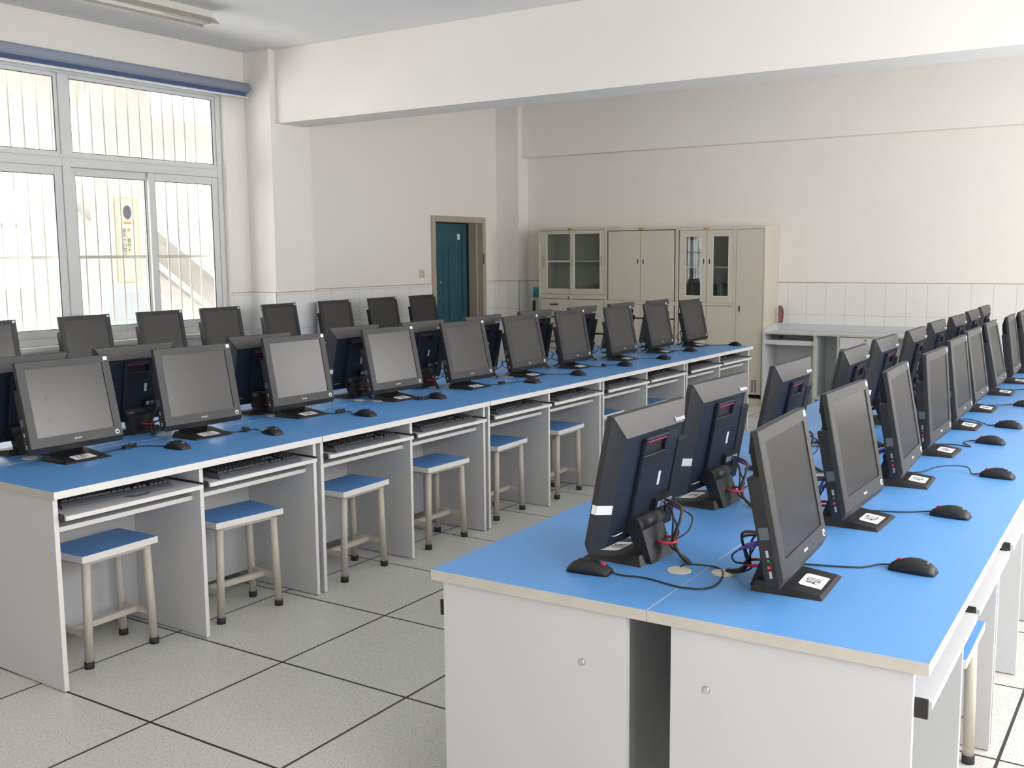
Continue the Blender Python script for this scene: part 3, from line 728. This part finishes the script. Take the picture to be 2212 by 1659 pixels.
for id_, x, y, rz, pth in [('A01', .575, -2.262, -.05, [(.53, -2.14), (.50, -2.06), (.47, -1.97), (.42, -1.93)]), ('A02', 1.200, -2.236, -.06, [(1.17, -2.10), (1.14, -2.02), (1.10, -1.93)]),
                           ('A03', 1.862, -2.270, -.06, [(1.90, -2.16, .02), (1.86, -2.08, .02), (1.80, -2.02), (1.75, -1.93)]), ('A04', 2.552, -2.145, -.05, [(2.50, -2.05), (2.42, -2.09), (2.44, -2.02), (2.40, -1.94), (2.37, -1.89)]),
                           ('A05', 3.018, -2.150, -.10, [(3.06, -2.02, .01), (3.10, -1.95, .012), (3.05, -1.88)]), ('A06', 3.760, -2.130, -.06, [(3.72, -2.0), (3.66, -1.90), (3.60, -1.84)]), ('A07', 4.46, -2.12, -.05, [(4.42, -2.0), (4.36, -1.88)]), ('A08', 5.10, -2.12, -.05, [(5.06, -2.0), (4.95, -1.88)])]:
    make_mouse(x, y, rz, 'black mouse with red wheel on the bright blue desk in front of computer %s' % id_, 'mice of the A row', pth)
make_mouse(.150, -1.575, PI+.10, 'black mouse with red wheel behind the back-turned computer B01', 'mice of the B row', [(.17, -1.72), (.15, -1.83), (.19, -1.885), (.30, -1.87), (.345, -1.83), (.30, -1.775, .012), (.30, -1.755)])
make_mouse(2.06, -1.36, PI+.1, 'black mouse with only its nose showing past computer A02, near computer B04', 'mice of the B row', [(2.1, -1.5), (2.15, -1.6), (2.2, -1.66)])
make_mouse(2.70, 1.27, PI, 'black mouse with red wheel behind computer C04, beside a back-turned computer', 'mice behind the C row', [(2.72, 1.15), (2.77, 1.06)])

# ---------------------------------------------------------------- keyboards
def keyboard_meshes():
    D = {}
    b = MB(); b.prism([(-.075, 0), (.078, 0), (.078, .026), (.070, .028), (-.060, .018), (-.075, .010)], 'x', -.222, .222); D['case'] = b.mesh('keyboard_case', 'kbody')
    b = MB()
    def key(x0, x1, yc):
        z = .0195+(yc+.05)*.075
        b.hexa([(x0+.001, yc-.0085, z), (x1-.001, yc-.0085, z), (x1-.001, yc+.0085, z+.001), (x0+.001, yc+.0085, z+.001)],
               [(x0+.003, yc-.006, z+.008), (x1-.003, yc-.006, z+.008), (x1-.003, yc+.006, z+.009), (x0+.003, yc+.006, z+.009)])
    for r in range(5):
        y = -.044+.019*r; x = -.214
        if r == 0: ws = [1.4, 1.2, 1.3, 5.6, 1.3, 1.2, 1.4]
        elif r == 4: ws = [1]*13+[1.4]
        else: ws = [1.3+.25*(3-r)]+[1]*11+[1.6-.1*r]
        k = .272/sum(ws)
        for w in ws: key(x, x+w*k, y); x += w*k
        for c in range(3):
            if r in (3, 4) or (r == 0) or (r == 1 and c == 1): key(.067+.019*c, .086+.019*c, y)
        for c in range(4): key(.136+.019*c, .155+.019*c, y)
    for c in range(12): key(-.19+.019*c+.008*(c//4), -.171+.019*c+.008*(c//4), .060)
    D['keys'] = b.mesh('keyboard_keys', 'keys')
    return D
KM = keyboard_meshes()
for k in range(10):
    tb, half = k//2, k % 2
    cx = tb*MOD + (.335 if not half else .97)
    p = Lp(cx - (.015 if k == 0 else .02), .155 if k == 0 else (.13 if k == 9 else .085), .6382)
    t = thing('keyboard', p, AL + (-.10 if k == 0 else .02*((k*7) % 3-1)-.02), 'black keyboard on the pull-out tray below computer C%02d' % (k+1), 'keyboard', 'keyboards of the C row')
    link('case', KM['case'], t); link('keys', KM['keys'], t)
    b = MB()
    pts = smooth_path([(.06, .078, .012), (.07, .11, .004), (.02, .13, .003), (-.08, .15, .003)] if k else [(.02, -.078, .004), (.05, -.10, .003), (.10, -.095, .003), (.12, -.082, .004)], 6)
    b.tube(pts, .002, 0, 6); b.build('cable', 'cable', t)

# ---------------------------------------------------------------- stools
def stool_meshes():
    D = {}
    b = MB(); b.box(-.17, -.12, .411, .17, .12, .437)
    for f in b.bm.faces:
        f.normal_update(); f.material_index = 0 if f.normal.z > .5 else 1
    D['seat'] = b.mesh('stool_seat', ['blue', 'white_edge'])
    b = MB()
    for (x0, y0, x1, y1) in ((-.148, -.100, .148, -.080), (-.148, .080, .148, .100), (-.148, -.080, -.128, .080), (.128, -.080, .148, .080)): b.box(x0, y0, .395, x1, y1, .4105)
    D['apron'] = b.mesh('stool_apron', 'cream_leg')
    D['leg'] = {}
    for sx in (-1, 1):
        for sy in (-1, 1):
            b = MB(); b.cyl((sx*.136, sy*.090, .402), (sx*.148, sy*.094, .022), .0165, 0, 18); me = b.mesh('stool_leg', 'cream_leg')
            b = MB(); b.tube([(sx*.1483, sy*.0942, .026), (sx*.1488, sy*.0943, .0)], .0185, 0, 18); D['leg'][(sx, sy)] = (me, b.mesh('stool_foot', 'rubber'))
    b = MB()
    for sx in (-1, 1): b.box(sx*.146-.008, -.090, .118, sx*.146+.008, .090, .140)
    b.box(-.140, -.011, .118, .140, .011, .140); D['str'] = b.mesh('stool_stretcher', 'cream_leg')
    return D
SM = stool_meshes()
def make_stool(x, y, rz, label, group):
    t = thing('stool', (x, y, 0), rz, label, 'stool', group)
    link('seat', SM['seat'], t); link('apron', SM['apron'], t); link('stretcher', SM['str'], t)
    for k in SM['leg']:
        l = link('leg', SM['leg'][k][0], t); link('rubber_foot', SM['leg'][k][1], l)
for n, x, y, rz in [(1, .322, .672, .02), (2, .925, .600, -.12), (3, 1.605, .560, .03), (4, 2.255, .545, -.05), (5, 2.922, .585, .04), (6, 3.562, .555, .03), (7, 4.215, .600, 0), (8, 4.865, .560, .02)]:
    make_stool(x, y, rz, 'blue-seated stool with cream legs pushed under the desk below computer C%02d' % n, 'stools of the C row')
make_stool(.985, -2.235, AI, 'blue-seated stool poking out from under the desk below computer A02', 'stools of the A row')

# ---------------------------------------------------------------- cabinets
XC = 7.93; CD = XF-.0085-XC
def cab(name, y1, y0, h, label):
    # y1 is the viewer's left side, y0 the right one; local x runs from left to right, local y to the back
    t = thing(name, (XC, y1, 0), -PI/2, label, 'cabinet', 'steel cabinets against the far wall')
    return t, y1-y0
def shell(t, w, h, partitions=(), shelves=()):
    b = MB(); e = .016
    b.box(0, 0, 0, e, CD, h); b.box(w-e, 0, 0, w, CD, h); b.box(e, 0, h-.026, w-e, CD, h); b.box(e, 0, 0, w-e, CD, .06); b.box(e, CD-.006, .06, w-e, CD, h-.026)
    for (x0, x1, z0, z1) in partitions: b.box(x0, 0, z0, x1, CD-.006, z1)
    b.build('carcass', 'cab', t)
    for (x0, x1, z) in shelves:
        b = MB(); b.box(x0, .03, z-.018, x1, CD-.008, z); b.build('shelf', 'cab', t)
def panel_door(t, x0, x1, z0, z1, name='door', y=0.0):
    b = MB(); b.box(x0+.002, y-.002, z0+.002, x1-.002, y+.016, z1-.002, 0, .002); return b.build(name, 'cab', t)
def glass_door(t, x0, x1, z0, z1, g, name='door', y=0.0):
    b = MB(); gx0, gx1, gz0, gz1 = g
    b.box(x0+.002, y-.002, z0+.002, gx0, y+.016, z1-.002); b.box(gx1, y-.002, z0+.002, x1-.002, y+.016, z1-.002)
    b.box(gx0, y-.002, z0+.002, gx1, y+.016, gz0); b.box(gx0, y-.002, gz1, gx1, y+.016, z1-.002)
    d = b.build(name, 'cab', t)
    b = MB(); b.box(gx0-.003, y+.009, gz0-.003, gx1+.003, y+.013, gz1+.003); b.build('pane', 'glass', d)
    b = MB(); b.box(gx0, y-.004, gz0, gx0+.006, y+.008, gz1); b.box(gx1-.004, y-.004, gz0, gx1, y+.008, gz1); b.box(gx0, y-.004, gz0, gx1, y+.008, gz0+.005); b.build('bead', 'white_edge', d)
    return d
def pull(d, x, z, w=.030, h=.066, lock=False, m='silver'):
    b = MB(); b.box(x-w/2, -.006, z-h/2, x+w/2, -.0015, z+h/2, 0, .002); b.box(x-w/2+.008, -.0068, z-h/2+.007, x+w/2-.006, -.0055, z+h/2-.007, 1); b.build('pull', [m, 'dark'], d)
    if lock:
        b = MB(); b.cyl((x+.006, -.012, z-h/2-.018), (x+.006, -.001, z-h/2-.018), .009, 0, 14); b.build('lock', 'silver', d)
def plate(t, x, z):
    b = MB(); b.box(x-.034, -.004, z-.010, x+.034, -.0005, z+.010, 0, .002); b.box(x-.026, -.0046, z-.005, x-.004, -.0038, z+.005, 1); b.build('maker_plate', ['gold', 'darkred'], t)
Y1, Y2, Y3, Y4 = 3.364, 2.512, 1.680, .737
t, w = cab('steel_cabinet', Y1, Y2+.001, 1.81, 'beige steel cabinet with two sliding glass doors above drawers, beside the corner pillar')
shell(t, w, 1.812, [(.016, w-.016, 1.034, 1.082), (w/2-.015, w/2+.015, .06, 1.034)], [(.016, w-.016, 1.455)])
d = glass_door(t, .412, w-.018, 1.084, 1.784, (.456, w-.066, 1.14, 1.744)); b = MB(); b.box(.425, -.006, 1.40, .437, -.001, 1.50); b.build('lock_bar', 'brass', d)
b = MB(); b.box(w-.058, -.005, 1.39, w-.040, -.001, 1.50, 0, .002); b.build('pull', 'brass', d)
d = glass_door(t, .018, .455, 1.084, 1.784, (.096, .40, 1.14, 1.744), 'door', .022); b = MB(); b.box(.050, .012, 1.38, .066, .019, 1.505, 0, .002); b.build('pull', 'brass', d)
plate(t, .413, 1.799)
b = MB(); b.cyl((.388, -.006, 1.050), (.388, 0, 1.050), .008, 0, 12); b.build('lock', 'dark', t)
for k in range(7):
    z1 = 1.030-.139*k; dr = panel_door(t, .02, w/2-.016, z1-.136, z1, 'drawer')
    b = MB(); b.box(.155, -.012, z1-.070, .262, -.001, z1-.046, 0, .003); b.box(.162, -.0128, z1-.066, .255, -.0115, z1-.054, 1); b.build('handle', ['brass', 'dark'], dr)
panel_door(t, w/2+.016, w-.02, .665, 1.030); panel_door(t, w/2+.016, w-.02, .09, .650)
bx_ = tag(None or MB().box(-.09, -.06, 0, .09, .06, .055, 0, .003).build('storage_box', 'kbody', None, (XC+.25, 2.66, 1.0825), (0, 0, 0)), 'low dark box behind the sliding glass door of the steel cabinet', 'box')

t, w = cab('steel_cabinet', Y2-.001, Y3+.001, 1.80, 'beige steel cabinet with plain solid upper double doors, between two glazed cabinets')
shell(t, w, 1.797, [(.016, w-.016, .985, 1.025)])
for (a, c, s) in ((.028, w/2, 1), (w/2, w-.028, -1)):
    d = panel_door(t, a, c, 1.025, 1.765); pull(d, w/2-.032*s, 1.443, lock=s < 0)
    d = panel_door(t, a, c, .845, .985, 'drawer'); d = panel_door(t, a, c, .07, .835); pull(d, w/2-.032*s, .44)
plate(t, w/2+.008, 1.781)
t, w = cab('steel_cabinet', Y3-.001, Y4, 1.785, 'beige steel cabinet with narrow glazed doors and tall wardrobe door, beside the grey desk')
tx = Y3-1.050
shell(t, w, 1.784, [(tx-.014, tx+.014, .06, 1.758), (.016, tx-.014, .99, 1.02)], [(.016, tx-.014, 1.389)])
d = glass_door(t, .028, .330, 1.020, 1.757, (.096, .268, 1.086, 1.691)); pull(d, .298, 1.440)
d = glass_door(t, .330, tx-.014, 1.020, 1.757, (.393, .566, 1.086, 1.691)); pull(d, .360, 1.440, lock=True)
for (a, c, x) in ((.028, .330, .30), (.330, tx-.014, .36)):
    d = panel_door(t, a, c, .08, .988); pull(d, x, .53, .024, .05)
d = panel_door(t, tx+.014, w-.018, .10, 1.757, 'wardrobe_door'); pull(d, tx+.055, .965, .030, .068, True)
b = MB()
for c in range(2):
    for r in range(14): b.box(w-.118+c*.032, -.0032, .128+r*.009, w-.096+c*.032, -.0015, .133+r*.009)
b.build('vent_slots', 'dark', d)
plate(t, .322, 1.771)
# files and books behind the glazed doors
CB = [(.30, .22, .20), (.16, .22, .34), (.42, .40, .36), (.20, .30, .26), (.36, .24, .14), (.10, .18, .30), (.34, .32, .22), (.12, .24, .22)]
for i, c in enumerate(CB): M['book%d' % i] = mat('book_cover_%d' % i, tuple(v*.55 for v in c), .6, var=.15, scale=30)
def upright(name, x, z, wd, dp, hh, m, label, cat, group, lean=0.0):
    b = MB(); b.box(0, 0, 0, wd, dp, hh, 0, .001); b.box(.002, .001, .003, wd-.002, dp+.0004, hh+.0004, 1)
    o = b.build(name, [m, 'whitep'], None, (XC+.07, Y3-x, z+.0005), None)
    o.rotation_euler = (Matrix.Rotation(-PI/2, 3, 'Z') @ Matrix.Rotation(lean, 3, 'Y')).to_euler()
    return tag(o, label, cat, group)
rb = random.Random(4)
for (xa, xb, side) in ((.040, .310, 'first'), (.345, .600, 'second')):
    x = xa; i = 0
    while x < xb-.02:
        wd = rb.uniform(.014, .026); upright('book', x, 1.021, wd, .14, rb.uniform(.17, .205), 'book%d' % rb.randrange(8), 'book in the lower tight row behind the %s narrow glass door' % side, 'book', 'lower books behind the %s glass door' % side)
        x += wd+.001
x = .096
for i in range(3):
    upright('file_folder', x, 1.3895, .032, .2, .27, 'shelfgrey', ['file folder standing first on the upper shelf behind the glass', 'file folder standing in the middle of three behind the glass', 'file folder standing third on the upper shelf behind the glass'][i], 'folder', 'grey folders on the upper shelf'); x += .034
upright('file_folder', .293, 1.3895, .020, .2, .255, 'panel', 'pale folder leaning alone on the upper shelf behind the glass', 'folder', None, -.34)

# ---------------------------------------------------------------- grey desk by the far wall
XD = 7.900; DD = XF-.009-XD
t = thing('teacher_desk', (XD, .735, 0), -PI/2, 'grey laminate desk with open bays standing against the far tiled wall', 'desk')
WD = 1.62; E = .022
def gp(name, x0, y0, z0, x1, y1, z1, m=('shelfgrey', 'edge_green')):
    b = MB(); b.box(x0, y0, z0, x1, y1, z1)
    for f in b.bm.faces:
        f.normal_update(); f.material_index = 1 if f.normal.y < -.5 else 0
    return b.build(name, m, t)
gp('desktop', E, 0, .722, WD-E, DD, .740)
for x in (0, WD-E):
    b = MB(); b.prism([(0, 0), (DD, 0), (DD, .812), (DD*.66, .812), (0, .762)], 'x', x, x+E); b.build('side_panel', 'shelfgrey', t)
gp('back_rail', E, DD-.018, .740, WD-E, DD, .805, ('shelfgrey', 'shelfgrey'))
gp('upright', .508, .002, 0, .530, DD, .722); gp('upright', .736, .002, 0, .760, DD, .722); gp('upright', 1.085, .002, 0, 1.107, DD, .722)
gp('back_panel', E, DD-.07, .06, WD-E, DD-.058, .722, ('shelfgrey', 'shelfgrey'))
gp('keyboard_shelf', E, .012, .620, .508, .30, .664, ('panel', 'panel'))
gp('bay_floor', .530, .004, .10, .736, DD-.07, .127)
b = MB(); b.box(.762, -.006, .606, 1.083, .012, .714, 0, .002); dr = b.build('drawer', 'panel', t)
b = MB(); b.cyl((1.002, -.013, .695), (1.002, -.005, .695), .009, 0, 14); b.build('lock', 'kbody', dr)
b = MB(); b.box(.965, -.018, .650, 1.035, -.006, .656, 0, .001); b.build('handle', 'silver', dr)
for z in (.62, .50, .16):
    b = MB(); b.box(.724, .05, z-.016, .736, .085, z+.016, 0, .002); b.build('hinge', 'dark', t)
b = MB(); b.box(.12, .17, .675, .14, .20, .70); b.build('bracket', 'brown', t)
o = thing('floral_fan', (8.245, .672, .8125), -PI/2, 'small dark fan with orange floral print standing behind the steel cabinet on the grey desk', 'ornament')
b = MB(); b.prism([(-.024, 0), (.016, 0), (.022, .05), (.022, .12), (.012, .155), (-.010, .172), (-.024, .165)], 'y', -.006, .006); b.build('leaf', 'floral', o)
b = MB(); b.tube(smooth_path([(.016, 0, 0), (.0235, 0, .05), (.0235, 0, .12), (.013, 0, .157), (-.010, 0, .174), (-.024, 0, .167)], 4), .004, 0, 6); b.build('rim', 'dark', o)

# ---------------------------------------------------------------- two long-handled tools in the corner
for i, (y, lab, grip) in enumerate([(3.508, 'long-handled tool with teal sleeve and black grip leaning in the corner by the cabinet', True), (3.468, 'long-handled tool with teal sleeve and plain metal handle, next to the cabinet', False)]):
    o = thing('long_handled_mop', (8.02, y, 0), 0, lab, 'mop', 'two tools in the corner')
    b = MB(); b.cyl((0, 0, .03), (.05, 0, 1.16), .009, 0, 12); b.build('pole', 'silver', o)
    b = MB(); b.cyl((.0455, 0, 1.04), (.0505, 0, 1.15), .0165, 0, 14); b.build('sleeve', 'tealsleeve', o)
    if grip:
        b = MB(); b.cyl((.036, 0, .84), (.0435, 0, 1.00), .016, 0, 14); b.build('grip', 'dark', o)
    b = MB(); b.box(-.05, -.018, .0, .06, .018, .05, 0, .006); b.build('head', 'kbody', o)

# ---------------------------------------------------------------- cable hanging in the gap of the near island
cc = Ip(.25, -.60)
t = thing('hanging_cable', (cc[0], cc[1], 0), 0, 'black cable looping down in the dark gap between the island desks', 'cable')
b = MB()
b.tube(smooth_path([(.1, .0, .69), (.06, -.03, .50), (.02, -.05, .34), (-.02, -.05, .20), (.0, -.03, .13), (.06, -.02, .14), (.07, -.04, .22), (.03, -.05, .27)], 8), .007, 0, 8)
b.tube(smooth_path([(.12, .02, .69), (.08, -.02, .45), (.05, -.045, .25), (.01, -.04, .11), (.07, -.01, .09), (.12, -.03, .16), (.13, -.02, .3)], 8), .005, 0, 8)
b.build('loops', 'cable', t)
